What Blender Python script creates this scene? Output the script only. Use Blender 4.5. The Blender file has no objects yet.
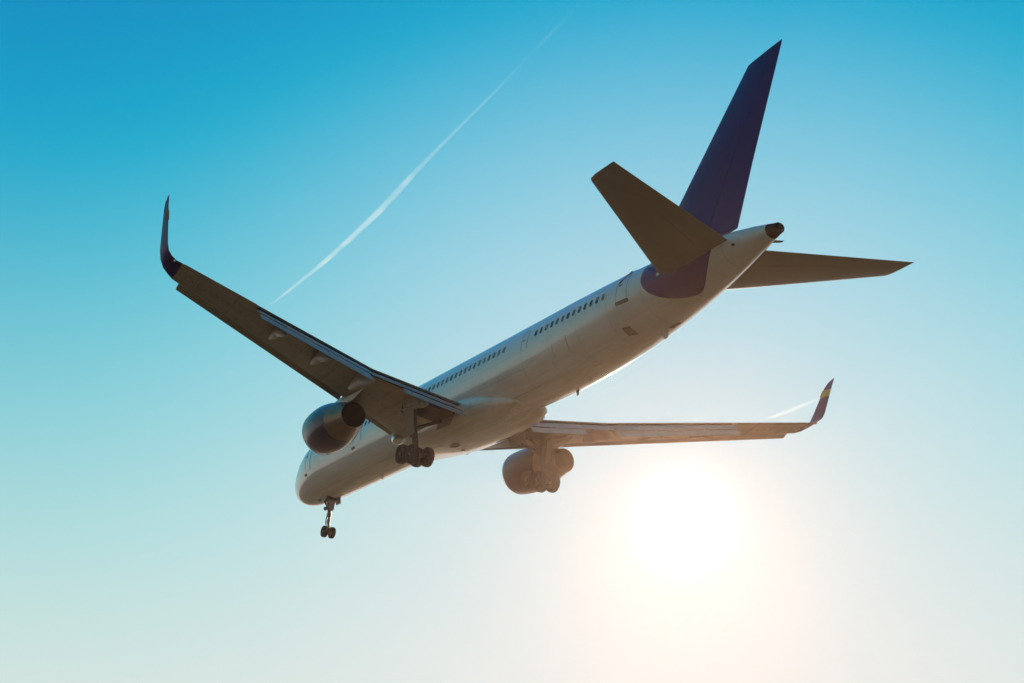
import bpy, bmesh, math, random
from mathutils import Vector, Matrix, Euler
random.seed(7)
C = bpy.context.scene.collection
S = bpy.context.scene
R = math.radians
PI = math.pi

# ------------------------------------------------------------------ camera
PITCH = R(5.0)                                   # the aircraft flies nose-up
ROT = Matrix.Rotation(PITCH, 3, 'Y')
CAM_A = Vector((88.920, -36.591, -24.954))       # camera seen from the aircraft's own axes
CAM_W = Vector((0, 0, 1.7))
ORG_W = CAM_W - ROT @ CAM_A                      # where the aircraft's nose datum is in the world
cr = Vector((0.51958599, 0.85321839, 0.04526337))
cu = Vector((0.27750644, -0.21862299, 0.93551813))
cb = Vector((0.80809689, -0.47352123, -0.35036704))
cam = bpy.data.cameras.new('camera')
cam_o = bpy.data.objects.new('camera', cam); C.objects.link(cam_o)
M = Matrix((cr, cu, cb)).transposed()
cam_o.matrix_world = Matrix.Translation(CAM_W) @ (ROT @ M).to_4x4()
cam.sensor_width = 36.0
cam.lens = 1497.6 / 1024 * 36.0
cam.clip_end = 100000
S.camera = cam_o

# ------------------------------------------------------------------ sun and sky
SUN_A = Vector((-0.77140858, 0.58903015, 0.24077436))
SUN = (ROT @ SUN_A).normalized()
EL = math.asin(SUN.z)
AZ = math.atan2(SUN.x, SUN.y)                    # clockwise from +Y
sl = bpy.data.lights.new('sun', 'SUN'); sl.energy = 4.0; sl.angle = R(0.53); sl.color = (1.0, 0.74, 0.48)
so = bpy.data.objects.new('sun', sl); C.objects.link(so)
so.rotation_euler = SUN.to_track_quat('Z', 'Y').to_euler()
so.location = SUN * 200

W = bpy.data.worlds.new('World'); S.world = W; W.use_nodes = True
nt = W.node_tree; nt.nodes.clear()
def N(t, typ, **kw):
    n = t.nodes.new(typ)
    for k, v in kw.items():
        if k == 'ins':
            for i, x in v.items():
                if hasattr(x, 'is_linked') or isinstance(x, bpy.types.NodeSocket): t.links.new(x, n.inputs[i])
                else: n.inputs[i].default_value = x
        else: setattr(n, k, v)
    return n
def math_(t, op, a, b=0.0, c=None, clamp=False):
    n = N(t, 'ShaderNodeMath', operation=op, use_clamp=clamp, ins={0: a, 1: b})
    if c is not None:
        if isinstance(c, bpy.types.NodeSocket): t.links.new(c, n.inputs[2])
        else: n.inputs[2].default_value = c
    return n.outputs[0]
sky = N(nt, 'ShaderNodeTexSky', sky_type='NISHITA', sun_disc=False, sun_elevation=EL, sun_rotation=AZ,
        altitude=50, air_density=1.0, dust_density=0.0, ozone_density=1.0)
tc = N(nt, 'ShaderNodeTexCoord')
nrm = N(nt, 'ShaderNodeVectorMath', operation='NORMALIZE', ins={0: tc.outputs['Generated']})
dot = N(nt, 'ShaderNodeVectorMath', operation='DOT_PRODUCT', ins={0: nrm.outputs[0], 1: SUN})
ang = math_(nt, 'ARCCOSINE', math_(nt, 'MINIMUM', dot.outputs['Value'], 1.0))   # radians from the sun
# the model sky, its contrast and shoulder set per colour channel, plus the aureole the sun makes in the air
def lobe(w, s, p=2.0):
    return math_(nt, 'MULTIPLY', math_(nt, 'EXPONENT', math_(nt, 'MULTIPLY', math_(nt, 'POWER', math_(nt, 'DIVIDE', ang, w), p), -1.0)), s)
sepc = N(nt, 'ShaderNodeSeparateColor', ins={0: sky.outputs[0]})
HAZE_PART = 0.36
hz_b = math_(nt, 'DIVIDE', math_(nt, 'POWER', math_(nt, 'MULTIPLY_ADD', math_(nt, 'SUBTRACT', 1.0, math_(nt, 'COSINE', ang)), 1.8, 0.01), -1.5),
             math_(nt, 'MAXIMUM', math_(nt, 'SINE', math_(nt, 'ARCSINE', N(nt, 'ShaderNodeSeparateXYZ', ins={0: nrm.outputs[0]}).outputs[2])), 0.1))
chans = []
elev = math_(nt, 'ARCSINE', N(nt, 'ShaderNodeSeparateXYZ', ins={0: nrm.outputs[0]}).outputs[2])
def low_band(w, s):                              # the paler air towards the horizon
    return math_(nt, 'MULTIPLY', math_(nt, 'EXPONENT', math_(nt, 'MULTIPLY', math_(nt, 'POWER', math_(nt, 'ABSOLUTE', math_(nt, 'DIVIDE', elev, w)), 2.0), -1.0)), s)
for k, (l0, gain, gam, la, lw, cap, lb_, lw2, le_, lew) in enumerate((
        (0.0348, 5.5954, 1.8608, 1.1335, 0.2699, 0.8473, -0.4421, 0.5567, 1.0564, 0.3078),
        (-0.0962, 4.7312, 1.6089, 2.1239, 0.3414, 0.8014, -1.3195, 0.5996, 1.5277, 0.3402),
        (-0.2000, 1.7702, 1.0001, 2.0038, 0.2399, 0.8150, 1.8441, 0.2399, 1.3094, 0.4131))):
    v = math_(nt, 'MAXIMUM', math_(nt, 'SUBTRACT', math_(nt, 'MULTIPLY', sepc.outputs[k], 0.1), l0), 0.0)
    v = math_(nt, 'MULTIPLY', math_(nt, 'POWER', v, gam), gain)
    v = math_(nt, 'ADD', v, math_(nt, 'ADD', lobe(lw, la), lobe(lw2, lb_)))
    v = math_(nt, 'SMOOTH_MAX', math_(nt, 'ADD', v, low_band(lew, le_)), 0.0, 0.06)
    v = math_(nt, 'MULTIPLY', math_(nt, 'SUBTRACT', 1.0, math_(nt, 'EXPONENT', math_(nt, 'MULTIPLY', v, -1.0))), cap)
    if k == 2: v = math_(nt, 'MULTIPLY', v, 0.965)
    # the added haze layer scatters part of the aureole itself
    v = math_(nt, 'SMOOTH_MAX', math_(nt, 'SUBTRACT', v, math_(nt, 'MULTIPLY', hz_b, (0.000199, 0.0001085, 0.0000595)[k] * HAZE_PART)), 0.0, 0.05)
    v = math_(nt, 'ADD', v, math_(nt, 'ADD', lobe(R(1.5), 0.5, 2.0), lobe(R(8), (-0.06, -0.045, 0.0)[k])))
    chans.append(math_(nt, 'MULTIPLY', v, 10.0))
# the half of the sky away from the sun is darker
anti = N(nt, 'ShaderNodeMapRange', interpolation_type='SMOOTHSTEP', ins={0: ang, 1: R(42), 2: R(100), 3: 1.0, 4: 0.45}).outputs[0]
chans = [math_(nt, 'MULTIPLY', c_, anti) for c_ in chans]
comb = N(nt, 'ShaderNodeCombineColor', ins={0: chans[0], 1: chans[1], 2: chans[2]})
bg = N(nt, 'ShaderNodeBackground', ins={0: comb.outputs[0], 1: 0.10})
out = N(nt, 'ShaderNodeOutputWorld', ins={0: bg.outputs[0]})

S.view_settings.view_transform = 'Standard'; S.view_settings.look = 'None'
S.view_settings.exposure = 0.0; S.view_settings.gamma = 1.0; S.view_settings.use_curve_mapping = False
S.render.engine = 'CYCLES'
S.cycles.use_denoising = True
S.cycles.max_bounces = 6

# ------------------------------------------------------------------ materials
def mat(name, col, rough=0.5, metal=0.0, coat=0.0, spec=0.5, var=0.12, scale=1.5, bump=0.0, stretch=(1, 1, 1)):
    m = bpy.data.materials.new(name); m.use_nodes = True
    t = m.node_tree; b = t.nodes['Principled BSDF']
    tcn = N(t, 'ShaderNodeTexCoord')
    mp = N(t, 'ShaderNodeMapping', ins={0: tcn.outputs['Object'], 3: stretch})
    nz = N(t, 'ShaderNodeTexNoise', ins={0: mp.outputs[0], 2: scale, 3: 5.0, 4: 0.6})
    f = math_(t, 'MULTIPLY_ADD', math_(t, 'SUBTRACT', nz.outputs[0], 0.5), var * 4, 1.0)
    mx = N(t, 'ShaderNodeMix', data_type='RGBA', blend_type='MULTIPLY', ins={0: 1.0, 6: (*col, 1)})
    cmb = N(t, 'ShaderNodeCombineColor', ins={0: f, 1: f, 2: f})
    t.links.new(cmb.outputs[0], mx.inputs[7])
    t.links.new(mx.outputs[2], b.inputs['Base Color'])
    r = math_(t, 'MULTIPLY_ADD', math_(t, 'SUBTRACT', nz.outputs[0], 0.5), 0.3, rough, clamp=True)
    t.links.new(r, b.inputs['Roughness'])
    b.inputs['Metallic'].default_value = metal
    b.inputs['Coat Weight'].default_value = coat
    b.inputs['Coat Roughness'].default_value = 0.06
    b.inputs['Specular IOR Level'].default_value = spec
    if bump:
        bp = N(t, 'ShaderNodeBump', ins={0: 0.4, 1: bump, 'Height': nz.outputs[0]})
        t.links.new(bp.outputs[0], b.inputs['Normal'])
    return m
PURPLE = (0.036, 0.010, 0.165)
M_PURPLE = mat('tail_paint', PURPLE, 0.42, coat=0.08, spec=0.22, var=0.06)
M_WING = mat('wing_grey_paint', (0.36, 0.33, 0.30), 0.42, var=0.10, scale=1.2, stretch=(1, 0.35, 1), coat=0.1)
M_STAB = mat('stabilizer_grey_paint', (0.30, 0.27, 0.24), 0.45, var=0.08, scale=1.0, stretch=(1, 0.4, 1))
def wing_detail(m):
    # oval tank covers, spar seams and rib joints on the skin
    t = m.node_tree; b = t.nodes['Principled BSDF']
    old = b.inputs['Base Color'].links[0].from_socket
    tcn = N(t, 'ShaderNodeTexCoord'); sp = N(t, 'ShaderNodeSeparateXYZ', ins={0: tcn.outputs['Object']})
    x = math_(t, 'ADD', sp.outputs[0], 24.0); y = math_(t, 'ABSOLUTE', sp.outputs[1])
    le = math_(t, 'MULTIPLY_ADD', y, 0.573, 16.7); ch = math_(t, 'MULTIPLY_ADD', y, -0.31, 7.3)
    xr = math_(t, 'DIVIDE', math_(t, 'SUBTRACT', x, le), ch)
    fy = math_(t, 'DIVIDE', math_(t, 'MULTIPLY', math_(t, 'SUBTRACT', math_(t, 'FRACT', math_(t, 'DIVIDE', y, 0.72)), 0.5), 0.72), 0.24)
    fx = math_(t, 'DIVIDE', math_(t, 'MULTIPLY', math_(t, 'SUBTRACT', xr, 0.40), ch), 0.15)
    r = math_(t, 'ADD', math_(t, 'MULTIPLY', fx, fx), math_(t, 'MULTIPLY', fy, fy))
    oval = math_(t, 'COMPARE', r, 0.86, 0.16)
    seams = oval
    for c in (0.16, 0.60): seams = math_(t, 'MAXIMUM', seams, math_(t, 'COMPARE', math_(t, 'MULTIPLY', math_(t, 'SUBTRACT', xr, c), ch), 0.0, 0.016))
    seams = math_(t, 'MAXIMUM', seams, math_(t, 'LESS_THAN', math_(t, 'FRACT', math_(t, 'DIVIDE', y, 2.16)), 0.012))
    mx = N(t, 'ShaderNodeMix', data_type='RGBA', ins={0: math_(t, 'MULTIPLY', seams, 0.55), 6: old, 7: (0.10, 0.09, 0.08, 1)})
    # leaked-oil streaks running aft
    mp = N(t, 'ShaderNodeMapping', ins={0: tcn.outputs['Object'], 3: (0.25, 2.6, 1.0)})
    nz = N(t, 'ShaderNodeTexNoise', ins={0: mp.outputs[0], 2: 1.0, 3: 4.0})
    st = N(t, 'ShaderNodeMapRange', ins={0: nz.outputs[0], 1: 0.55, 2: 0.75, 3: 0.0, 4: 0.5})
    mx2 = N(t, 'ShaderNodeMix', data_type='RGBA', ins={0: st.outputs[0], 6: mx.outputs[2], 7: (0.13, 0.11, 0.09, 1)})
    t.links.new(mx2.outputs[2], b.inputs['Base Color'])
wing_detail(M_WING)
M_FLAP = mat('flap_paint', (0.36, 0.37, 0.39), 0.40, var=0.10, scale=2.0, coat=0.1)
M_SLAT = mat('slat_metal', (0.34, 0.31, 0.28), 0.4, metal=0.5, var=0.10)
M_CAVITY = mat('dark_cavity', (0.05, 0.045, 0.042), 0.7, var=0.2, scale=4)
M_METAL = mat('worn_gear_metal', (0.13, 0.12, 0.115), 0.45, metal=0.6, var=0.18, scale=5)
M_CHROME = mat('polished_metal', (0.75, 0.76, 0.78), 0.12, metal=1.0, var=0.03)
M_RUBBER = mat('tyre_rubber', (0.022, 0.021, 0.022), 0.8, var=0.15, scale=6)
M_HUB = mat('wheel_hub_metal', (0.05, 0.047, 0.046), 0.4, metal=0.7, var=0.15, scale=6)
M_COWL = mat('engine_cowl_paint', (0.012, 0.008, 0.078), 0.38, coat=0.6, spec=0.2, var=0.06)
M_COWL.node_tree.nodes['Principled BSDF'].inputs['Coat Roughness'].default_value = 0.03
M_NOZZLE = mat('exhaust_metal', (0.20, 0.145, 0.105), 0.34, metal=0.7, var=0.14, scale=3)
M_SOOT = mat('sooty_metal', (0.022, 0.020, 0.019), 0.75, metal=0.0, spec=0.2, var=0.2, scale=4)
M_GLASS = mat('window_glass', (0.018, 0.018, 0.024), 0.12, var=0.05)
M_WHITE = mat('plain_white_paint', (0.62, 0.62, 0.62), 0.32, coat=0.4, var=0.05)
M_YELLOW = mat('yellow_paint', (0.75, 0.45, 0.08), 0.4, var=0.05)
M_LINE = mat('dark_seam_paint', (0.16, 0.15, 0.15), 0.6, var=0.05)  # plain dark grey for door seams, handles and small marks
M_BROWN = mat('brown_metal', (0.16, 0.12, 0.08), 0.5, metal=0.4, var=0.15)  # brown metal of vents and hinge; also the strip painted for door-edge shade
M_POLISH = mat('bright_polish', (0.85, 0.88, 0.9), 0.06, metal=0.9, var=0.02)  # mirror finish for lamp lenses and the added wing-root dome
M_DOOR = mat('gear_door_paint', (0.30, 0.28, 0.26), 0.4, var=0.08)

def fuselage_mat():
    m = bpy.data.materials.new('fuselage_paint'); m.use_nodes = True
    t = m.node_tree; b = t.nodes['Principled BSDF']
    tcn = N(t, 'ShaderNodeTexCoord')
    sep = N(t, 'ShaderNodeSeparateXYZ', ins={0: tcn.outputs['Object']})
    x = math_(t, 'ADD', sep.outputs[0], ORG[0]); y = sep.outputs[1]; z = math_(t, 'ADD', sep.outputs[2], ORG[2])
    zt_ = math_(t, 'SUBTRACT', z, math_(t, 'MULTIPLY', math_(t, 'SUBTRACT', x, 42.0), 0.10))
    zt_ = math_(t, 'SUBTRACT', zt_, math_(t, 'MULTIPLY', math_(t, 'GREATER_THAN', y, 0.0), 0.35))
    zc = math_(t, 'MINIMUM', zt_, 0.9)
    ex = math_(t, 'DIVIDE', math_(t, 'SUBTRACT', x, 42.1), 2.12)
    ez = math_(t, 'DIVIDE', math_(t, 'SUBTRACT', zc, 0.9), 1.45)
    r2 = math_(t, 'ADD', math_(t, 'MULTIPLY', ex, ex), math_(t, 'MULTIPLY', ez, ez))
    patch = math_(t, 'LESS_THAN', r2, 1.0)
    # frame joints every few metres and two long seams
    fx = math_(t, 'FRACT', math_(t, 'DIVIDE', x, 2.35))
    seam = math_(t, 'LESS_THAN', fx, 0.008)
    zz = math_(t, 'FRACT', math_(t, 'DIVIDE', math_(t, 'ADD', z, 5.05), 0.83))
    seam2 = math_(t, 'MULTIPLY', math_(t, 'LESS_THAN', zz, 0.02), math_(t, 'LESS_THAN', x, 31.0))
    sm = math_(t, 'MAXIMUM', seam, seam2)
    mp = N(t, 'ShaderNodeMapping', ins={0: tcn.outputs['Object'], 3: (0.16, 1.4, 1.4)})
    nz = N(t, 'ShaderNodeTexNoise', ins={0: mp.outputs[0], 2: 1.3, 3: 6.0, 4: 0.62})
    nz2 = N(t, 'ShaderNodeTexNoise', ins={0: tcn.outputs['Object'], 2: 0.5, 3: 3.0, 4: 0.5})
    # dirt streaks along the belly
    low = N(t, 'ShaderNodeMapRange', ins={0: z, 1: 0.2, 2: -1.9, 3: 0.0, 4: 1.0})
    dirt = math_(t, 'MULTIPLY', low.outputs[0], N(t, 'ShaderNodeMapRange', ins={0: nz.outputs[0], 1: 0.42, 2: 0.72, 3: 0.0, 4: 0.55}).outputs[0])
    base = N(t, 'ShaderNodeMix', data_type='RGBA', ins={0: nz2.outputs[0], 6: (0.60, 0.605, 0.62, 1), 7: (0.70, 0.70, 0.70, 1)})
    d = N(t, 'ShaderNodeMix', data_type='RGBA', ins={0: dirt, 6: base.outputs[2], 7: (0.30, 0.25, 0.19, 1)})
    s = N(t, 'ShaderNodeMix', data_type='RGBA', ins={0: math_(t, 'MULTIPLY', sm, 0.5), 6: d.outputs[2], 7: (0.22, 0.21, 0.2, 1)})
    p = N(t, 'ShaderNodeMix', data_type='RGBA', ins={0: patch, 6: s.outputs[2], 7: (*PURPLE, 1)})
    t.links.new(p.outputs[2], b.inputs['Base Color'])
    rr = math_(t, 'MULTIPLY_ADD', math_(t, 'SUBTRACT', nz.outputs[0], 0.5), 0.25, 0.30, clamp=True)
    t.links.new(rr, b.inputs['Roughness'])
    t.links.new(math_(t, 'MULTIPLY_ADD', patch, -0.85, 1.0), b.inputs['Coat Weight'])
    t.links.new(math_(t, 'MULTIPLY_ADD', patch, -0.28, 0.5), b.inputs['Specular IOR Level'])
    b.inputs['Coat Roughness'].default_value = 0.035
    b.inputs['Coat IOR'].default_value = 1.75
    bp = N(t, 'ShaderNodeBump', ins={0: 0.06, 1: 0.02, 'Height': nz2.outputs[0]})
    t.links.new(bp.outputs[0], b.inputs['Normal'])
    return m
ORG = Vector((24.0, 0.0, -4.65))                 # the aircraft's Empty stands under the main gear
M_FUS = fuselage_mat()

# ------------------------------------------------------------------ mesh helpers
def finish(name, bm, m, parent, smooth=38, label=None):
    bmesh.ops.recalc_face_normals(bm, faces=bm.faces)
    me = bpy.data.meshes.new(name); bm.to_mesh(me); bm.free()
    for p in me.polygons: p.use_smooth = True
    me.set_sharp_from_angle(angle=R(smooth))
    for k in (m if isinstance(m, (list, tuple)) else [m]): me.materials.append(k)
    o = bpy.data.objects.new(name, me); C.objects.link(o)
    if parent is not None: o.parent = parent
    if label: o['label'] = label
    return o
def ring(bm, pts): return [bm.verts.new(Vector(p) - ORG) for p in pts]
def bridge(bm, a, b, closed=True):
    n = len(a)
    for i in range(n if closed else n - 1):
        j = (i + 1) % n
        try: bm.faces.new((a[i], a[j], b[j], b[i]))
        except ValueError: pass
def loft(bm, rings, cap0=True, cap1=True, closed=True):
    vs = [ring(bm, r) for r in rings]
    for a, b in zip(vs, vs[1:]): bridge(bm, a, b, closed)
    if cap0: bm.faces.new(vs[0])
    if cap1: bm.faces.new(list(reversed(vs[-1])))
    return vs
def lerp(a, b, t): return a + (b - a) * t
def interp(x, xs, ys):
    if x <= xs[0]: return ys[0]
    for i in range(len(xs) - 1):
        if x <= xs[i + 1]: return lerp(ys[i], ys[i + 1], (x - xs[i]) / (xs[i + 1] - xs[i]))
    return ys[-1]
def smooth_interp(x, xs, ys):                    # monotone cubic
    n = len(xs)
    if x <= xs[0]: return ys[0]
    if x >= xs[-1]: return ys[-1]
    d = [(ys[i + 1] - ys[i]) / (xs[i + 1] - xs[i]) for i in range(n - 1)]
    mm = [d[0]] + [0 if d[i - 1] * d[i] <= 0 else 2 * d[i - 1] * d[i] / (d[i - 1] + d[i]) for i in range(1, n - 1)] + [d[-1]]
    for i in range(n - 1):
        if x <= xs[i + 1]:
            h = xs[i + 1] - xs[i]; t = (x - xs[i]) / h
            return ((1 + 2 * t) * (1 - t) ** 2 * ys[i] + t * (1 - t) ** 2 * h * mm[i] + t * t * (3 - 2 * t) * ys[i + 1] + t * t * (t - 1) * h * mm[i + 1])
def frame_of(d):
    d = d.normalized(); u = Vector((0, 0, 1)) if abs(d.z) < 0.9 else Vector((1, 0, 0))
    a = d.cross(u).normalized(); return a, d.cross(a).normalized()
def tube(bm, p0, p1, r0, r1=None, n=14, cap=True):
    p0, p1 = Vector(p0), Vector(p1); r1 = r0 if r1 is None else r1
    a, b = frame_of(p1 - p0)
    loft(bm, [[p + (a * math.cos(2 * PI * i / n) + b * math.sin(2 * PI * i / n)) * r for i in range(n)] for p, r in ((p0, r0), (p1, r1))], cap, cap)
def lathe(bm, prof, c, axis, n=40, cap0=False, cap1=False):   # prof: (along axis, radius)
    axis = Vector(axis).normalized(); a, b = frame_of(axis); c = Vector(c)
    loft(bm, [[c + axis * s + (a * math.cos(2 * PI * i / n) + b * math.sin(2 * PI * i / n)) * max(r, 1e-3) for i in range(n)] for s, r in prof], cap0, cap1)
def slab(bm, quad, nrm, th):                     # thick plate from an outline
    nrm = Vector(nrm).normalized() * th / 2
    q = [Vector(p) for p in quad]
    loft(bm, [[p - nrm for p in q], [p + nrm for p in q]])
def box(bm, c, sx, sy, sz, rot=None):
    c = Vector(c); rot = rot or Matrix.Identity(3)
    loft(bm, [[c + rot @ Vector((x * sx / 2, y * sy / 2, z * sz / 2)) for x, y in ((-1, -1), (1, -1), (1, 1), (-1, 1))] for z in (-1, 1)])
def thick(xc):
    return 5 * (0.2969 * math.sqrt(xc) - 0.1260 * xc - 0.3516 * xc ** 2 + 0.2843 * xc ** 3 - 0.1036 * xc ** 4)
def foil(le, te, tc, up, x0=0.0, x1=1.0, n=14, camber=0.0, te_up=0.0):
    """closed section loop between chord fractions x0..x1"""
    le, te, up = Vector(le), Vector(te), Vector(up).normalized()
    ch = (te - le).length
    if x0 == 0: xs = [x1 * (0.5 - 0.5 * math.cos(PI * i / n)) ** 1.0 for i in range(n + 1)]
    else: xs = [lerp(x0, x1, i / n) for i in range(n + 1)]
    cam_ = lambda x: camber * 4 * x * (1 - x)
    P = lambda x, s: le + (te - le) * x + up * ch * (cam_(x) + s * (tc * thick(x) + 0.0012))
    u = [P(x, 1) for x in reversed(xs)]
    l = [P(x, -1) for x in xs]
    if x0 == 0: l = l[1:]
    return u + l

# ------------------------------------------------------------------ ground (below, out of the frame; it lights the belly)
gm = bpy.data.materials.new('dry_grass_ground'); gm.use_nodes = True
t = gm.node_tree; b = t.nodes['Principled BSDF']
tcg = N(t, 'ShaderNodeTexCoord')
n1 = N(t, 'ShaderNodeTexNoise', ins={0: tcg.outputs['Object'], 2: 0.02, 3: 6.0, 4: 0.6})
n2 = N(t, 'ShaderNodeTexNoise', ins={0: tcg.outputs['Object'], 2: 1.7, 3: 6.0, 4: 0.65})
mxa = N(t, 'ShaderNodeMix', data_type='RGBA', ins={0: n1.outputs[0], 6: (0.15, 0.095, 0.042, 1), 7: (0.23, 0.15, 0.075, 1)})
mxb = N(t, 'ShaderNodeMix', data_type='RGBA', blend_type='MULTIPLY', ins={0: 0.5, 6: mxa.outputs[2], 7: n2.outputs[1]})
t.links.new(mxb.outputs[2], b.inputs['Base Color']); b.inputs['Roughness'].default_value = 0.95
bm = bmesh.new()
rads = [0, 30, 120, 400, 1200, 4000, 14000]
prev = None
for r in rads[1:]:
    vs = [bm.verts.new((r * math.cos(2 * PI * i / 48), r * math.sin(2 * PI * i / 48), 0)) for i in range(48)]
    if prev is None: bm.faces.new(vs)
    else: bridge(bm, prev, vs)
    prev = vs
g = finish('ground', bm, gm, None); g['kind'] = 'structure'

# ------------------------------------------------------------------ the airliner
plane = bpy.data.objects.new('airliner', None); C.objects.link(plane)
plane.location = ORG_W + ROT @ ORG
plane.rotation_euler = (0, PITCH, 0)
plane.empty_display_size = 3
plane['label'] = 'white twin-engine airliner with purple tail descending with wheels and flaps down'
plane['category'] = 'airplane'

# ---- fuselage
FX = [.65, .74, .90, 1.36, 2.0, 2.72, 3.55, 4.7, 6.2, 30.5, 33, 36, 39, 42, 44.5, 46.2, 47.05]
FT = [-.72, -.42, -.2, .2, .62, 1.1, 1.62, 1.93, 2.0, 2.0, 2.0, 1.97, 1.90, 1.77, 1.55, 1.30, 1.10]
FB = [-.90, -1.16, -1.34, -1.64, -1.84, -1.94, -1.99, -2.0, -2.0, -2.0, -1.92, -1.64, -1.18, -.60, -.03, .40, .60]
FW = [.03, .30, .48, .85, 1.17, 1.42, 1.63, 1.80, 1.88, 1.88, 1.88, 1.84, 1.70, 1.37, .94, .53, .29]
def sec(x): return smooth_interp(x, FX, FT), smooth_interp(x, FX, FB), smooth_interp(x, FX, FW)
def fpt(x, th, off=0.0):                          # th: 0 = starboard, 90 = top, 180 = port
    tz, bz, w = sec(x); h = (tz - bz) / 2; zc = (tz + bz) / 2
    c, s = math.cos(th), math.sin(th)
    nv = Vector((0, c / max(w, .01), s / max(h, .01))).normalized()
    return Vector((x, w * c, zc + h * s)) + nv * off
def th_for_z(x, z, port=True):
    tz, bz, w = sec(x); h = (tz - bz) / 2; zc = (tz + bz) / 2
    a = math.asin(max(-1, min(1, (z - zc) / h)))
    return PI - a if port else a
NS = 64
xs = [.65, .68, .72, .8, .92, 1.1, 1.3, 1.6, 1.9, 2.3, 2.65, 3.1, 3.5, 4.1, 4.8, 5.6, 6.4] + [7 + i * 1.5 for i in range(16)] + [30.5 + i * .5 for i in range(32)] + [46.76]
bm = bmesh.new()
loft(bm, [[fpt(x, 2 * PI * i / NS) for i in range(NS)] for x in xs])
fus = finish('fuselage', bm, M_FUS, plane, 60)
# tail end cone with the small exhaust
bm = bmesh.new()
rr = [[fpt(x, 2 * PI * i / 32) for i in range(32)] for x in (46.77, 46.86, 46.96, 47.05)]
cc = Vector((47.05, 0, .85))
for sx, k in ((47.22, .90), (47.29, .72), (47.29, .58), (47.0, .5)):
    rr.append([Vector((sx, 0, 0)) + Vector((0, p.y * k, cc.z + (p.z - cc.z) * k)) for p in rr[3]])
loft(bm, rr)
finish('tail_cone', bm, M_SOOT, plane, 45, 'dark metal tail end cone with exhaust')

# belly fairing between the wings
bm = bmesh.new()
rings = []
for x, w, zb, zt in ((16.2, .9, -1.97, -1.5), (17.2, 1.5, -2.03, -1.2), (18.3, 1.86, -2.12, -.95), (19.6, 1.96, -2.30, -.6), (21.2, 2.01, -2.42, -.5), (23, 2.03, -2.45, -.5), (24.8, 2.01, -2.43, -.6), (26.2, 1.92, -2.36, -.85), (27.3, 1.68, -2.25, -1.25), (28.1, 1.3, -2.12, -1.45), (28.7, .8, -2.01, -1.7)):
    pts = []
    for i in range(40):
        a = 2 * PI * i / 40; c, s = math.cos(a), math.sin(a); e = 2 / 2.5
        pts.append((x, w * math.copysign(abs(c) ** e, c), (zb + zt) / 2 + (zt - zb) / 2 * math.copysign(abs(s) ** e, s)))
    rings.append(pts)
loft(bm, rings)
bf = finish('belly_fairing', bm, M_FUS, plane, 60)

# cabin windows, port side
def patch(name, x0, x1, z0, z1, m, parent, off=0.012, thk=0.03, rad=0.0, port=True, nx=4, nz=4, label=None):
    """a curved plate lying on the skin, corners rounded by rad"""
    bm = bmesh.new()
    zs = [z0, z1]
    if rad > 0:
        zs = [z0 + rad * (1 - math.cos(R(k * 22.5))) for k in range(5)] + [z1 - rad * (1 - math.cos(R(k * 22.5))) for k in range(4, -1, -1)]
    if z1 - z0 - 2 * rad > .15: zs = sorted(zs + [lerp(z0 + rad, z1 - rad, k / nz) for k in range(1, nz)])
    gs = []
    for o in (off, off - thk):
        rows = []
        for z in zs:
            e = min(z - z0, z1 - z); ins = 0 if e >= rad else rad - math.sqrt(max(0, rad * rad - (rad - e) ** 2))
            rows.append([bm.verts.new(fpt(x, th_for_z(x, z, port), o) - ORG) for x in (lerp(x0 + ins * .999, x1 - ins * .999, i / nx) for i in range(nx + 1))])
        gs.append(rows)
    ga, gb = gs; n = len(zs)
    for j in range(n - 1):
        for i in range(nx):
            bm.faces.new((ga[j][i], ga[j][i + 1], ga[j + 1][i + 1], ga[j + 1][i]))
            bm.faces.new((gb[j][i], gb[j + 1][i], gb[j + 1][i + 1], gb[j][i + 1]))
    ea = ga[0] + [r_[-1] for r_ in ga[1:]] + ga[-1][-2::-1] + [r_[0] for r_ in ga[-2:0:-1]]
    eb = gb[0] + [r_[-1] for r_ in gb[1:]] + gb[-1][-2::-1] + [r_[0] for r_ in gb[-2:0:-1]]
    bridge(bm, ea, eb)
    return finish(name, bm, m, parent, 30, label)
wx = [31.81 + i * .461 for i in range(13)] + [28.82 - i * .485 for i in range(33)] + [11.2 - i * .485 for i in range(10)]
for x in wx:
    zc_ = 0.55 + max(0, x - 31.5) * 0.010
    patch('cabin_window', x - .115, x + .115, zc_ - .175, zc_ + .175, M_GLASS, plane, .012, .03, .10, nx=2, nz=2)

# doors: outline seams, a handle, a strip for lower-edge shade
def door(name, x0, x1, z0, z1, edge_shade, label=None):
    d = patch(name, x0, x1, z0, z1, M_FUS, plane, .006, .03, .12)
    w = .022
    for a in ((x0, x0 + w, z0 + .1, z1 - .1), (x1 - w, x1, z0 + .1, z1 - .1), (x0 + .1, x1 - .1, z1 - w, z1)):
        patch('door_seam', *a, M_LINE, d, .014, .02)
    if edge_shade: patch('door_edge_shade', x0 - .05, x1 + .05, z0 - .10, z0 + .07, M_BROWN, d, .03, .05, .05, label='brown strip standing for shade at the lower edge of the rear door')  # brown strip stands for shade along the lower door edge
    patch('door_handle', x0 + .12, x0 + .32, (z0 + z1) / 2 - .02, (z0 + z1) / 2 + .05, M_LINE, d, .022, .03)
    return d
d4 = door('cabin_door', 38.32, 39.06, -.02, 1.60, True)
bm = bmesh.new()
tube(bm, fpt(38.42, th_for_z(38.4, .92), .03), fpt(38.82, th_for_z(38.8, 1.48), .05), .035, .03)
finish('door_hinge', bm, M_BROWN, d4)
d3 = door('emergency_door', 30.55, 31.1, -.12, .98, False)
door('cabin_door', 11.9, 12.9, -.45, 1.25, False)
door('cabin_door', 4.9, 5.75, -.55, 1.25, False)
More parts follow.
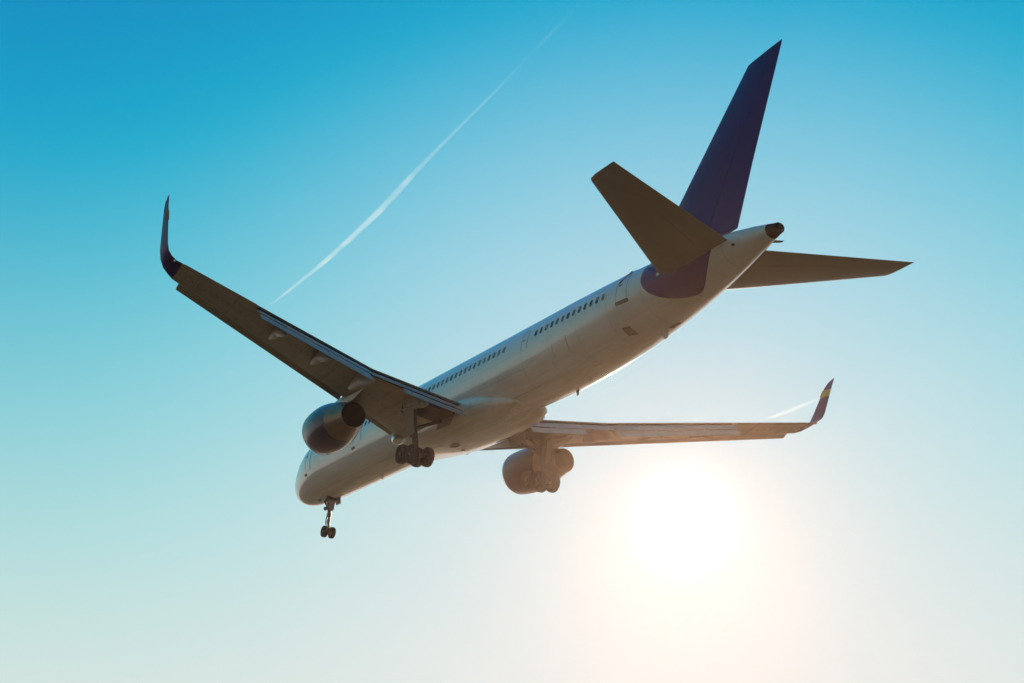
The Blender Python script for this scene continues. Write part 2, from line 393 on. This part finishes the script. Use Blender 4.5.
cd = patch('cargo_door', 33.2, 34.4, -1.25, -.25, M_FUS, plane, .006, .03, .12)
patch('door_seam', 33.2, 33.22, -1.15, -.35, M_LINE, cd, .014, .02); patch('door_seam', 34.38, 34.4, -1.15, -.35, M_LINE, cd, .014, .02)
patch('vent_panel', 38.0, 38.46, -1.20, -.94, M_BROWN, plane, .014, .03, .04)
patch('static_port', 4.75, 5.05, -.82, -.66, M_LINE, plane, .02, .03, .05)
patch('static_port', 11.6, 12.05, -.68, -.52, M_LINE, plane, .014, .03, .05)
patch('access_panel', 45.15, 45.31, .56, .67, M_CAVITY, plane, .014, .03, .05)
bm = bmesh.new()
th0 = math.atan2(-.9, .25)
q = [fpt(39.55, th0 - .13, .012), fpt(40.15, th0 - .05, .012), fpt(40.05, th0 + .10, .012), fpt(39.75, th0 + .02, .012), fpt(39.6, th0 + .08, .012)]
slab(bm, q, (0, .3, 1), .03)
finish('outflow_valve', bm, M_BROWN, plane)
# belly details: drain masts, antennas, hatches
def blade(name, x, y, h, ch, m=M_WHITE, lean=.25):
    tz, bz, w = sec(x); zc = (tz + bz) / 2; hh = (tz - bz) / 2
    z = zc - hh * math.sqrt(max(0, 1 - (y / w) ** 2)) + .05
    bm = bmesh.new()
    loft(bm, [foil((x, y, z), (x + ch, y, z + (sec(x + ch)[1] - bz)), .14, (0, 1, 0)), foil((x + lean, y, z - h), (x + lean + ch * .5, y, z - h + .02), .12, (0, 1, 0))])
    return finish(name, bm, m, plane)
blade('drain_mast', 31.9, .5, .34, .30, M_METAL, .12)
blade('antenna', 38.9, .35, .35, .5)
blade('antenna', 12.0, 0, .30, .45)
blade('antenna', 33.6, 0, .22, .4)
bm = bmesh.new(); 
loft(bm, [foil((46.2, .30, .62), (46.5, .30, .64), .2, (0, 1, 0)), foil((46.55, .62, .60), (46.8, .62, .60), .2, (0, 1, 0))])
finish('tail_probe', bm, M_METAL, plane)
for (x, y, a, bq) in ((21.8, -.45, .42, .2), (21.4, .3, .12, .12)):
    bm = bmesh.new()
    q = [(x + a * math.cos(2 * PI * i / 20), y + bq * math.sin(2 * PI * i / 20), -2.498) for i in range(20)]
    slab(bm, q, (0, 0, 1), .03)
    finish('belly_vent', bm, M_BROWN, bf)

# ---- vertical stabilizer
fin = bmesh.new(); rud = bmesh.new()
FZ = [(1.2, 37.62, 44.40), (1.8, 38.12, 44.62), (4.4, 40.70, 45.60), (9.14, 45.41, 47.58), (9.22, 45.75, 47.60), (9.30, 46.5, 47.64)]
A, B_, = [], []
for z, a, b_ in FZ:
    le, te = Vector((a, 0, z)), Vector((b_, 0, z + (.10 if z > 9 else .0)))
    tcx = .095 if z < 9.1 else (.07 if z < 9.2 else .03)
    A.append(foil(le, te, tcx, (0, 1, 0), 0, .69))
    B_.append(foil(le, te, tcx, (0, 1, 0), .695, 1.0))
loft(fin, A); loft(rud, B_[1:])
vf = finish('vertical_stabilizer', fin, M_PURPLE, plane, 45)
finish('rudder', rud, M_PURPLE, vf, 45)

for k, (zz, xx) in enumerate(((2.9, 43.05), (4.6, 44.15), (6.3, 45.1), (7.9, 46.0))):
    bm = bmesh.new(); tz_ = .05
    loft(bm, [foil((xx - .25, 0, zz - .05), (xx + .75, 0, zz - .05), .26 - .03 * k, (0, 1, 0), n=8), foil((xx - .22, 0, zz + .05), (xx + .78, 0, zz + .05), .26 - .03 * k, (0, 1, 0), n=8)])
    finish('hinge_fairing', bm, M_PURPLE, vf, 45)
# ---- horizontal stabilizers
for s in (-1, 1):
    a, e = bmesh.new(), bmesh.new(); A, B_ = [], []
    for y, lx, lz, tx, tz, tcx in ((.3, 40.30, .30, 44.80, .86, .10), (1.4, 41.10, .52, 45.14, .95, .10), (7.70, 45.13, 1.47, 46.82, 1.53, .09), (7.82, 45.25, 1.49, 46.86, 1.54, .06), (7.87, 45.55, 1.51, 46.88, 1.55, .03)):
        le, te = Vector((lx, s * y, lz)), Vector((tx, s * y, tz))
        up = (te - le).cross(Vector((0, s, .13))) * s
        if up.z < 0: up = -up
        A.append(foil(le, te, tcx, up, 0, .70)); B_.append(foil(le, te, tcx, up, .706, 1.0))
    loft(a, A); loft(e, B_)
    st = finish('horizontal_stabilizer', a, M_STAB, plane, 45)
    finish('elevator', e, M_STAB, st, 45)
    for y in (2.6, 4.4, 6.2):
        k = (y - 1.4) / 6.3; hx = lerp(41.1, 45.13, k) + .70 * (lerp(45.14, 46.82, k) - lerp(41.1, 45.13, k)); hz = lerp(.82, 1.51, k)
        h_ = bmesh.new()
        loft(h_, [foil((hx - .45, (y + d_) * s, hz - .02), (hx + .55, (y + d_) * s, hz + .03), .16 - .02 * k, (0, 0, 1), n=8) for d_ in (-.05, .05)])
        finish('hinge_fairing', h_, M_STAB, st, 45)
    # pale fillet where it meets the fuselage
    f = bmesh.new()
    loft(f, [foil((40.1, s * .95, .40), (41.6, s * .95, .60), .22, (-.1, 0, 1)), foil((40.75, s * 1.5, .50), (41.9, s * 1.5, .62), .12, (-.1, 0, 1))])
    finish('root_fillet', f, M_WHITE, st, 45)

# ---- wings
def le_slat(y): return 18.16 + .573 * (y - 3), -1.23 + .109 * (y - 3)
def te_up(y):
    if y < 7.0: x = lerp(25.05, 24.85, (y - 2) / 5); z = lerp(-1.29, -.45, (y - 2) / 5)
    else: x = 24.85 + .32 * (y - 7.0); z = -.45 + .127 * (y - 7.0)
    return x, z
SL1 = 17.95
def wing_sec(y):
    lx, lz = le_slat(y); tx, tz = te_up(y)
    k = interp(y, [0, 2, 3], [.2, .25, 1])
    le = Vector((lx + .20 + .06 * k, y, lz + .14 + .06 * k)); te = Vector((tx, y, tz - .03))
    return le, te
def sgn(pts, s): return [Vector((p.x, p.y * s, p.z)) for p in pts]
def flap_bits(y, seg):
    """main and aft flap sections at span y"""
    tx, tz = te_up(y)
    c1, c2 = (.80, .46) if seg == 'in' else ((.85, .45) if seg == 'mid' else (lerp(.98, .72, (y - 7.4) / 6.7), lerp(.58, .42, (y - 7.4) / 6.7)))
    d1, d2 = R(27), R(47)
    l1 = Vector((tx - .30, y, tz - .14)); t1 = l1 + Vector((math.cos(d1), 0, -math.sin(d1))) * c1
    l2 = t1 + Vector((-.05, 0, -.06)); t2 = l2 + Vector((math.cos(d2), 0, -math.sin(d2))) * c2
    return (l1, t1, d1), (l2, t2, d2)
for s in (-1, 1):
    side = 'port' if s < 0 else 'starboard'
    bm = bmesh.new(); A = []
    for y in (0.5, 1.5, 2.2, 3, 4.5, 6, 7, 8, 10, 12, 14.1, 14.13, 16, 17.6, 18.35):
        le, te = wing_sec(y)
        tcx = interp(y, [0, 2, 7, 18.4], [.135, .13, .112, .105])
        A.append(sgn(foil(le, te, tcx, (0, -.12, 1), 0, 1.0, 16, .006), s))
    loft(bm, A)
    wing = finish('wing', bm, M_WING, plane, 40)
    # dark cove under the rear spar, where the flaps have moved out
    cv = bmesh.new()
    for y0, y1 in ((2.1, 7.0), (7.0, 14.05)):
        q = []
        for y in (y0, y1):
            le, te = wing_sec(y); p1 = te + Vector((-.10, 0, -.07)); p0 = te + (le - te) * .115 + Vector((0, 0, -.085 - .02 * (14 - y) / 7))
            q.append((p0, p1))
        slab(cv, sgn([q[0][0], q[0][1], q[1][1], q[1][0]], s), (0, 0, 1), .05)
    finish('flap_cove', cv, M_CAVITY, wing)
    # flaps
    for seg, y0, y1 in (('in', 1.98, 5.45), ('mid', 5.52, 7.35), ('out', 7.42, 14.08)):
        n = 6
        b1, b2 = bmesh.new(), bmesh.new(); r1, r2 = [], []
        for k in range(n + 1):
            y = lerp(y0, y1, k / n); (l1, t1, d1), (l2, t2, d2) = flap_bits(y, seg)
            r1.append(sgn(foil(l1, t1, .16, (math.sin(d1), 0, math.cos(d1)), n=10, camber=.02), s))
            r2.append(sgn(foil(l2, t2, .14, (math.sin(d2), 0, math.cos(d2)), n=10, camber=.02), s))
        loft(b1, r1); fl = finish('flap', b1, M_FLAP, wing)
        if seg != 'mid':
            loft(b2, r2); finish('aft_flap', b2, M_FLAP, wing)
        else: b2.free()
    # aileron seam strip
    ab = bmesh.new(); A = []
    for y in (14.2, 16, 18.2):
        le, te = wing_sec(y); v = te - le
        d = R(4)
        A.append(sgn(foil(te - v * .27 + Vector((0, 0, .0)), te + Vector((.10, 0, -.03)), .22, (0, -.12, 1), n=8), s))
    loft(ab, A); finish('aileron', ab, M_WING, wing)
    # slats
    for y0, y1 in ((2.35, 6.2), (6.68, 10.0), (10.012, 12.7), (12.712, 15.4), (15.412, SL1)):
        sb = bmesh.new(); A = []
        for k in range(5):
            y = lerp(y0, y1, k / 4); lx, lz = le_slat(y); le, te = wing_sec(y)
            c = (te - le).length * .13 + .22
            d = R(27)
            l = Vector((lx, y, lz - .03)); t_ = l + Vector((math.cos(d), 0, math.sin(d))) * c
            A.append(sgn(foil(l, t_, .17, (-math.sin(d), 0, math.cos(d)), n=10, camber=.05), s))
        loft(sb, A); finish('slat', sb, M_SLAT, wing)
    # winglet
    wl = bmesh.new(); A = []
    le0, te0 = wing_sec(18.33)
    W_ = ((18.33, le0.z, te0.z, le0.x, te0.x, 7), (18.62, .74, .99, 27.40, 28.57, 13), (18.90, .92, 1.11, 27.54, 28.67, 28), (19.09, 1.20, 1.29, 27.66, 28.76, 52), (19.20, 1.56, 1.56, 27.78, 28.84, 74), (19.26, 1.85, 1.85, 27.92, 28.90, 80), (19.50, 3.2, 3.2, 28.55, 29.18, 80), (19.55, 3.45, 3.5, 28.78, 29.27, 80), (19.575, 3.60, 3.66, 29.10, 29.33, 80))
    for y, zl_, zt, a, b_, cant in W_:
        c = R(cant)
        A.append(sgn(foil((a, y, zl_), (b_, y, zt), .10 if cant < 10 else .065, (0, -math.sin(c), math.cos(c)), n=10), s))
    loft(wl, A)
    wlo = finish('winglet', wl, M_PURPLE, wing, 50)
    yb = bmesh.new()
    q = []
    for z, ends in ((2.62, (.02, .98)), (3.02, (.98, .02))):
        k = (z - 1.85) / 1.35; y = lerp(19.26, 19.50, k); a = lerp(27.92, 28.55, k); b_ = lerp(28.90, 29.18, k)
        for e_ in ends: q.append(Vector((lerp(a, b_, e_), (y - .030) * s, z + (.06 if e_ < .5 else -.02))))
    slab(yb, q, (0, s, .17), .03)
    finish('winglet_band', yb, M_YELLOW, wlo, 50, 'yellow band across the winglet')
    yb = bmesh.new()
    for z in (2.76, 2.90):
        k = (z - 1.85) / 1.35; y = lerp(19.26, 19.50, k); a = lerp(27.92, 28.55, k); b_ = lerp(28.90, 29.18, k)
        tube(yb, (lerp(a, b_, .3), (y - .048) * s, z - .05), (lerp(a, b_, .75), (y - .048) * s, z + .06), .018)
    finish('winglet_emblem', yb, M_WHITE, wlo, 50, 'two pale strokes on the yellow band')
    lb = bmesh.new()
    lathe(lb, [(-.12, .01), (-.08, .045), (0, .06), (.08, .045), (.12, .01)], (28.62, s * 18.72, .95), (1, 0, 0), 12, True, True)
    finish('navigation_lamp', lb, M_POLISH, wing)
    # flap track fairings
    for y, L, wd, dp in ((4.15, 3.1, .26, .36), (7.15, 3.3, .30, .40), (9.9, 2.7, .22, .30), (12.6, 2.3, .19, .26)):
        fb = bmesh.new(); le, te = wing_sec(y); (l1, t1, d1), (l2, t2, d2) = flap_bits(y, 'in' if y < 5 else 'out')
        A = []
        for k in range(13):
            u = k / 12; x = lerp(te.x - L * .72, te.x + L * .20, u)
            zc_ = te.z - .34 - (.10 if y > 5 else .14) - max(0, u - .55) * 1.05
            f_ = max(.03, math.sin(PI * min(1, u * .97 + .02)) ** .6)
            A.append([(x, s * (y + wd * f_ * math.cos(2 * PI * i / 16)), zc_ + dp * f_ * math.sin(2 * PI * i / 16)) for i in range(16)])
        loft(fb, A); finish('flap_track_fairing', fb, M_WING, wing, 50)
    # polished dome added for the wing-root fairing edge that catches the sky
    lb = bmesh.new()
    lathe(lb, [(-.40, .02), (-.34, .16), (-.19, .27), (0, .32), (.19, .27), (.32, .16), (.37, .02)], (18.42, s * (2.2 if s < 0 else 2.1), -1.68 if s < 0 else -1.42), (1, 0, 0), 24, True, True)
    finish('fairing_bulge', lb, M_POLISH, wing, 50, 'rounded polished dome standing for the sky-bright fairing edge at the wing root')

    # ---- engine
    ey, ez, ex0 = 6.44 * s, -1.92, 17.35
    ax = Vector((1, .062 * s, -.022)); cen = Vector((ex0, ey - .28 * s, ez + .02))
    bm = bmesh.new()
    lathe(bm, [(1.05, .98), (.4, .94), (.12, .97), (.02, 1.03), (0, 1.08), (.03, 1.13), (.15, 1.19), (.5, 1.25), (1.0, 1.28), (1.6, 1.27), (2.1, 1.21), (2.5, 1.13), (2.9, 1.043)], cen, ax, 48)
    eng = finish('engine', bm, M_COWL, plane, 60)
    bm = bmesh.new()
    lathe(bm, [(2.91, 1.038), (3.0, 1.02), (3.6, .87), (4.1, .745), (4.48, .675), (4.48, .655)], cen, ax, 48)
    finish('exhaust_nozzle', bm, M_NOZZLE, eng, 60, 'bare brownish metal rear nozzle')
    bm = bmesh.new()
    lathe(bm, [(4.475, .652), (4.2, .645), (2.6, .60), (2.61, .25), (3.0, .22), (3.3, .12), (3.4, .02)], cen, ax, 40)
    finish('exhaust_core', bm, M_SOOT, eng, 60)
    bm = bmesh.new()
    lathe(bm, [(-.012, 1.06), (-.008, 1.10), (.03, 1.14), (.10, 1.18), (.22, 1.215)], cen, ax, 48)
    finish('inlet_lip', bm, M_CHROME, eng, 60, 'polished metal inlet lip')
    bm = bmesh.new(); lathe(bm, [(1.04, .975), (1.0, .35), (.75, .2), (.55, .02)], cen, ax, 32)
    finish('fan', bm, M_SOOT, eng, 60)
    bm = bmesh.new()
    A = []
    for x0, x1, z, w in ((17.9, 21.6, ez + .80, .2), (18.5, 22.6, ez + 1.05, .2), (19.6, 23.6, -.72, .17)):
        A.append(foil((x0, ey, z), (x1, ey, z + (0 if z < -1 else .02)), w * 2 / (x1 - x0) * .75, (0, 1, 0), n=12))
    loft(bm, A); finish('engine_pylon', bm, M_WHITE, eng, 50)

# ---- landing gear
def wheel(parent, c, r, w):
    c = Vector(c); bm = bmesh.new()
    h = w / 2
    prof = [(-h * .55, r * .55), (-h * .9, r * .66), (-h, r * .80), (-h * .88, r * .93), (-h * .55, r * .995), (0, r), (h * .55, r * .995), (h * .88, r * .93), (h, r * .80), (h * .9, r * .66), (h * .55, r * .55)]
    lathe(bm, prof, c, (0, 1, 0), 36)
    o = finish('wheel', bm, M_RUBBER, parent, 50)
    return o, prof
def wheel_full(parent, c, r, w):
    # tyre and hub are one wheel mesh with two materials
    c = Vector(c); bm = bmesh.new(); h = w / 2
    prof = [(-h * .55, r * .54), (-h * .9, r * .64), (-h, r * .80), (-h * .90, r * .93), (-h * .55, r * .99), (0, r), (h * .55, r * .99), (h * .90, r * .93), (h, r * .80), (h * .9, r * .64), (h * .55, r * .54)]
    lathe(bm, prof, c, (0, 1, 0), 36)
    nf = len(bm.faces)
    for sg in (-1, 1):
        lathe(bm, [(sg * h * .56, r * .545), (sg * h * .30, r * .45), (sg * h * .35, r * .2), (sg * h * .6, r * .16), (sg * h * .62, r * .01)], c, (0, 1, 0), 24)
    bm.faces.ensure_lookup_table()
    for f in bm.faces[nf:]: f.material_index = 1
    return finish('wheel', bm, [M_RUBBER, M_HUB], parent, 50)

# nose gear
GX, GZ = 5.22, -4.13
bm = bmesh.new()
tube(bm, (5.05, 0, -1.8), (5.17, 0, -3.15), .13, .12)
tube(bm, (5.17, 0, -3.1), (5.22, 0, GZ), .075)
tube(bm, (5.22, -.36, GZ), (5.22, .36, GZ), .07)
tube(bm, (5.12, 0, -2.75), (4.2, 0, -1.95), .06)
tube(bm, (5.12, -.18, -2.35), (5.12, .18, -2.35), .10)
tube(bm, (5.2, 0, -2.72), (5.2, 0, -2.74), .19)
for y in (-.1, .1):
    tube(bm, (5.12, y, -2.95), (4.78, y * .4, -3.40), .04, .03); tube(bm, (4.78, y * .4, -3.40), (5.14, y, -3.85), .03, .04)
ng = finish('nose_landing_gear', bm, M_METAL, plane, 40)
for y in (-.25, .25): wheel_full(ng, (GX, y, GZ), .36, .26)
for s in (-1, 1):
    bm = bmesh.new()
    slab(bm, [(4.75, s * .44, -1.9), (5.6, s * .44, -1.9), (5.5, s * .54, -2.28), (4.9, s * .54, -2.28)], (0, 1, .2), .04)
    finish('gear_door', bm, M_DOOR, ng)
bm = bmesh.new(); slab(bm, [(5.42, -.2, -2.15), (5.42, .2, -2.15), (5.36, .16, -2.75), (5.36, -.16, -2.75)], (1, 0, 0), .04)
finish('gear_door', bm, M_DOOR, ng)
for s in (-1, 1):
    bm = bmesh.new()
    lathe(bm, [(-.1, .06), (.0, .11), (.1, .12), (.11, .02)], (5.0, s * .2, -2.62), (-1, 0, 0), 16, True, True)
    finish('taxi_light', bm, M_METAL, ng)
bm = bmesh.new(); q = [(4.2, -.42, 0), (5.6, -.42, 0), (5.6, .42, 0), (4.2, .42, 0)]
loft(bm, [[(x, y * k, sec(5)[1] + dz) for x, y, z in q] for k, dz in ((.95, .30), (.95, -.012))])
finish('wheel_well', bm, M_CAVITY, ng)

# main gear
for s in (-1, 1):
    c = Vector((23.73, 3.75 * s, -4.10))
    bm = bmesh.new()
    top = Vector((23.55, 4.0 * s, -1.25))
    mid = top.lerp(c, .62)
    tube(bm, top, mid, .20, .18); tube(bm, mid + Vector((0, 0, .1)), mid - Vector((0, 0, .1)), .22)
    tube(bm, mid, c, .11)
    tilt = R(12); fw = Vector((-math.cos(tilt), 0, math.sin(tilt)))
    tube(bm, c + fw * .62, c - fw * .62, .12)
    for k in (-.57, .57): tube(bm, c + fw * k + Vector((0, -.6, 0)), c + fw * k + Vector((0, .6, 0)), .075)
    tube(bm, top.lerp(c, .5), (23.4, 2.25 * s, -1.9), .085, .10)               # side brace
    tube(bm, top.lerp(c, .48), (22.2, 3.9 * s, -1.35), .075, .09)              # drag brace
    tube(bm, top.lerp(c, .25), (23.45, 2.6 * s, -1.5), .05)
    for k in (-.1, .1):
        tube(bm, mid + Vector((.1, k, -.02)), mid + Vector((.45, k * .3, -.45)), .045, .035)
        tube(bm, mid + Vector((.45, k * .3, -.45)), c + Vector((.12, k, .12)), .035, .045)
    tube(bm, c + Vector((-.1, 0, .5)), c + fw * .55, .035)
    mg = finish('main_landing_gear', bm, M_METAL, plane, 40)
    for k in (-.57, .57):
        for y in (-.43, .43): wheel_full(mg, c + fw * k + Vector((0, y, 0)), .51, .36)
    bm = bmesh.new()
    slab(bm, [(23.05, 4.28 * s, -1.3), (24.15, 4.28 * s, -1.3), (24.08, 4.06 * s, -3.0), (23.45, 4.06 * s, -3.05), (23.15, 4.14 * s, -2.4)], (0, s, .13), .05)
    finish('gear_door', bm, M_DOOR, mg, 40)
    bm = bmesh.new()
    slab(bm, [(22.9, 2.2 * s, -1.72), (24.9, 2.2 * s, -1.72), (24.6, 4.3 * s, -1.40), (23.0, 4.3 * s, -1.40)], (0, .12, 1), .30)
    finish('wheel_well', bm, M_CAVITY, mg)
    bm = bmesh.new()
    slab(bm, [(22.9, 2.10 * s, -1.75), (24.6, 2.10 * s, -1.75), (24.5, 2.28 * s, -2.35), (23.1, 2.28 * s, -2.35)], (0, 1, .2), .05)
    finish('gear_door', bm, M_DOOR, mg, 40)

# ------------------------------------------------------------------ vapour trails off the flap ends
def trail(name, pts, label, dens, s):
    bm = bmesh.new()
    P = [Vector((x, y * s, z)) for x, y, z, r in pts]; rings = []
    for k, p in enumerate(P):
        d = (P[min(k + 1, len(P) - 1)] - P[max(k - 1, 0)]).normalized(); a, b_ = frame_of(d); r = pts[k][3]
        rings.append([p + (a * math.cos(2 * PI * i / 12) + b_ * math.sin(2 * PI * i / 12)) * r for i in range(12)])
    loft(bm, rings)
    m = bpy.data.materials.new(name + '_vapour'); m.use_nodes = True
    t = m.node_tree; t.nodes.clear()
    tcv = N(t, 'ShaderNodeTexCoord')
    sp = N(t, 'ShaderNodeSeparateXYZ', ins={0: tcv.outputs['Object']})
    xx = math_(t, 'ADD', sp.outputs[0], ORG[0])
    fade = N(t, 'ShaderNodeValToRGB')
    fr = math_(t, 'DIVIDE', math_(t, 'SUBTRACT', xx, 28.0), 27.0)
    t.links.new(fr, fade.inputs[0])
    els = fade.color_ramp.elements
    els[0].position = 0; els[0].color = (1, 1, 1, 1); els[1].position = 1; els[1].color = (0, 0, 0, 1)
    for pos, v in ((.25, .90), (.50, .75), (.58, .55), (.8, .35)):
        e = els.new(pos); e.color = (v, v, v, 1)
    mp = N(t, 'ShaderNodeMapping', ins={0: tcv.outputs['Object'], 3: (.5, 2.5, 2.5)})
    nz = N(t, 'ShaderNodeTexNoise', ins={0: mp.outputs[0], 2: 1.3, 3: 4.0})
    de = math_(t, 'MULTIPLY', math_(t, 'MULTIPLY', fade.outputs[0], dens), N(t, 'ShaderNodeMapRange', ins={0: nz.outputs[0], 1: .3, 2: .7, 3: .25, 4: 1.7}).outputs[0])
    pv = N(t, 'ShaderNodeVolumePrincipled', ins={'Color': (1, 1, 1, 1), 'Density': de, 'Anisotropy': 0.6})
    N(t, 'ShaderNodeOutputMaterial', ins={1: pv.outputs[0]})
    o = finish(name, bm, m, None)
    o.location = plane.location; o.rotation_euler = plane.rotation_euler
    o['label'] = label; o['category'] = 'vapour trail'; o['group'] = 'vapour trails off the flap ends'; o['kind'] = 'thing'
    return o
TP = [(28.1, 14.1, -.02, .025), (29.0, 14.1, -.06, .045), (31.5, 14.1, -.04, .07), (34.5, 14.1, .03, .10), (37.2, 14.1, .20, .125), (39.8, 14.1, .46, .135), (41.6, 14.1, .76, .13), (42.8, 14.1, .98, .10), (45.0, 14.1, 1.26, .075), (48.4, 14.1, 1.66, .06), (51.5, 14.1, 2.1, .06), (55.5, 14.1, 2.7, .06)]
trail('vapour_trail', TP, 'long white vapour trail streaming from the left wing against the blue sky', .48, -1)
TQ = [(28.1, 14.1, -.02, .03), (29.0, 14.1, -.06, .07), (30.2, 14.1, -.05, .10), (31.5, 14.1, -.02, .12), (32.8, 14.1, .02, .11), (34.0, 14.1, .05, .05)]
trail('vapour_trail', TQ, 'short faint vapour trail behind the right wing beside its winglet', .42, 1)

# ------------------------------------------------------------------ low haze layer added to stand for lens glare around the sun
hm = bpy.data.materials.new('glare_haze'); hm.use_nodes = True
t = hm.node_tree; t.nodes.clear()
pv = N(t, 'ShaderNodeVolumePrincipled', ins={'Color': (1.0, 0.73, 0.62, 1), 'Density': 0.000100, 'Anisotropy': 0.90})
N(t, 'ShaderNodeOutputMaterial', ins={1: pv.outputs[0]})
bm = bmesh.new()
HT = (ORG_W + ROT @ Vector((47.6, 0, 9.5))).z
top = max((ORG_W + ROT @ Vector(p)).z for p in ((47.6, 0, 9.5), (29, -19.7, 3.7), (0, 0, 2.1), (55.5, 14.1, 3.0))) + 4.0
bmesh.ops.create_cube(bm, size=1.0)
bmesh.ops.scale(bm, verts=bm.verts, vec=(30000, 30000, top + 1.0))
bmesh.ops.translate(bm, verts=bm.verts, vec=(0, 0, (top - 1.0) / 2))
me = bpy.data.meshes.new('added_haze'); bm.to_mesh(me); bm.free(); me.materials.append(hm)
ho = bpy.data.objects.new('added_haze', me); C.objects.link(ho); ho['kind'] = 'stuff'
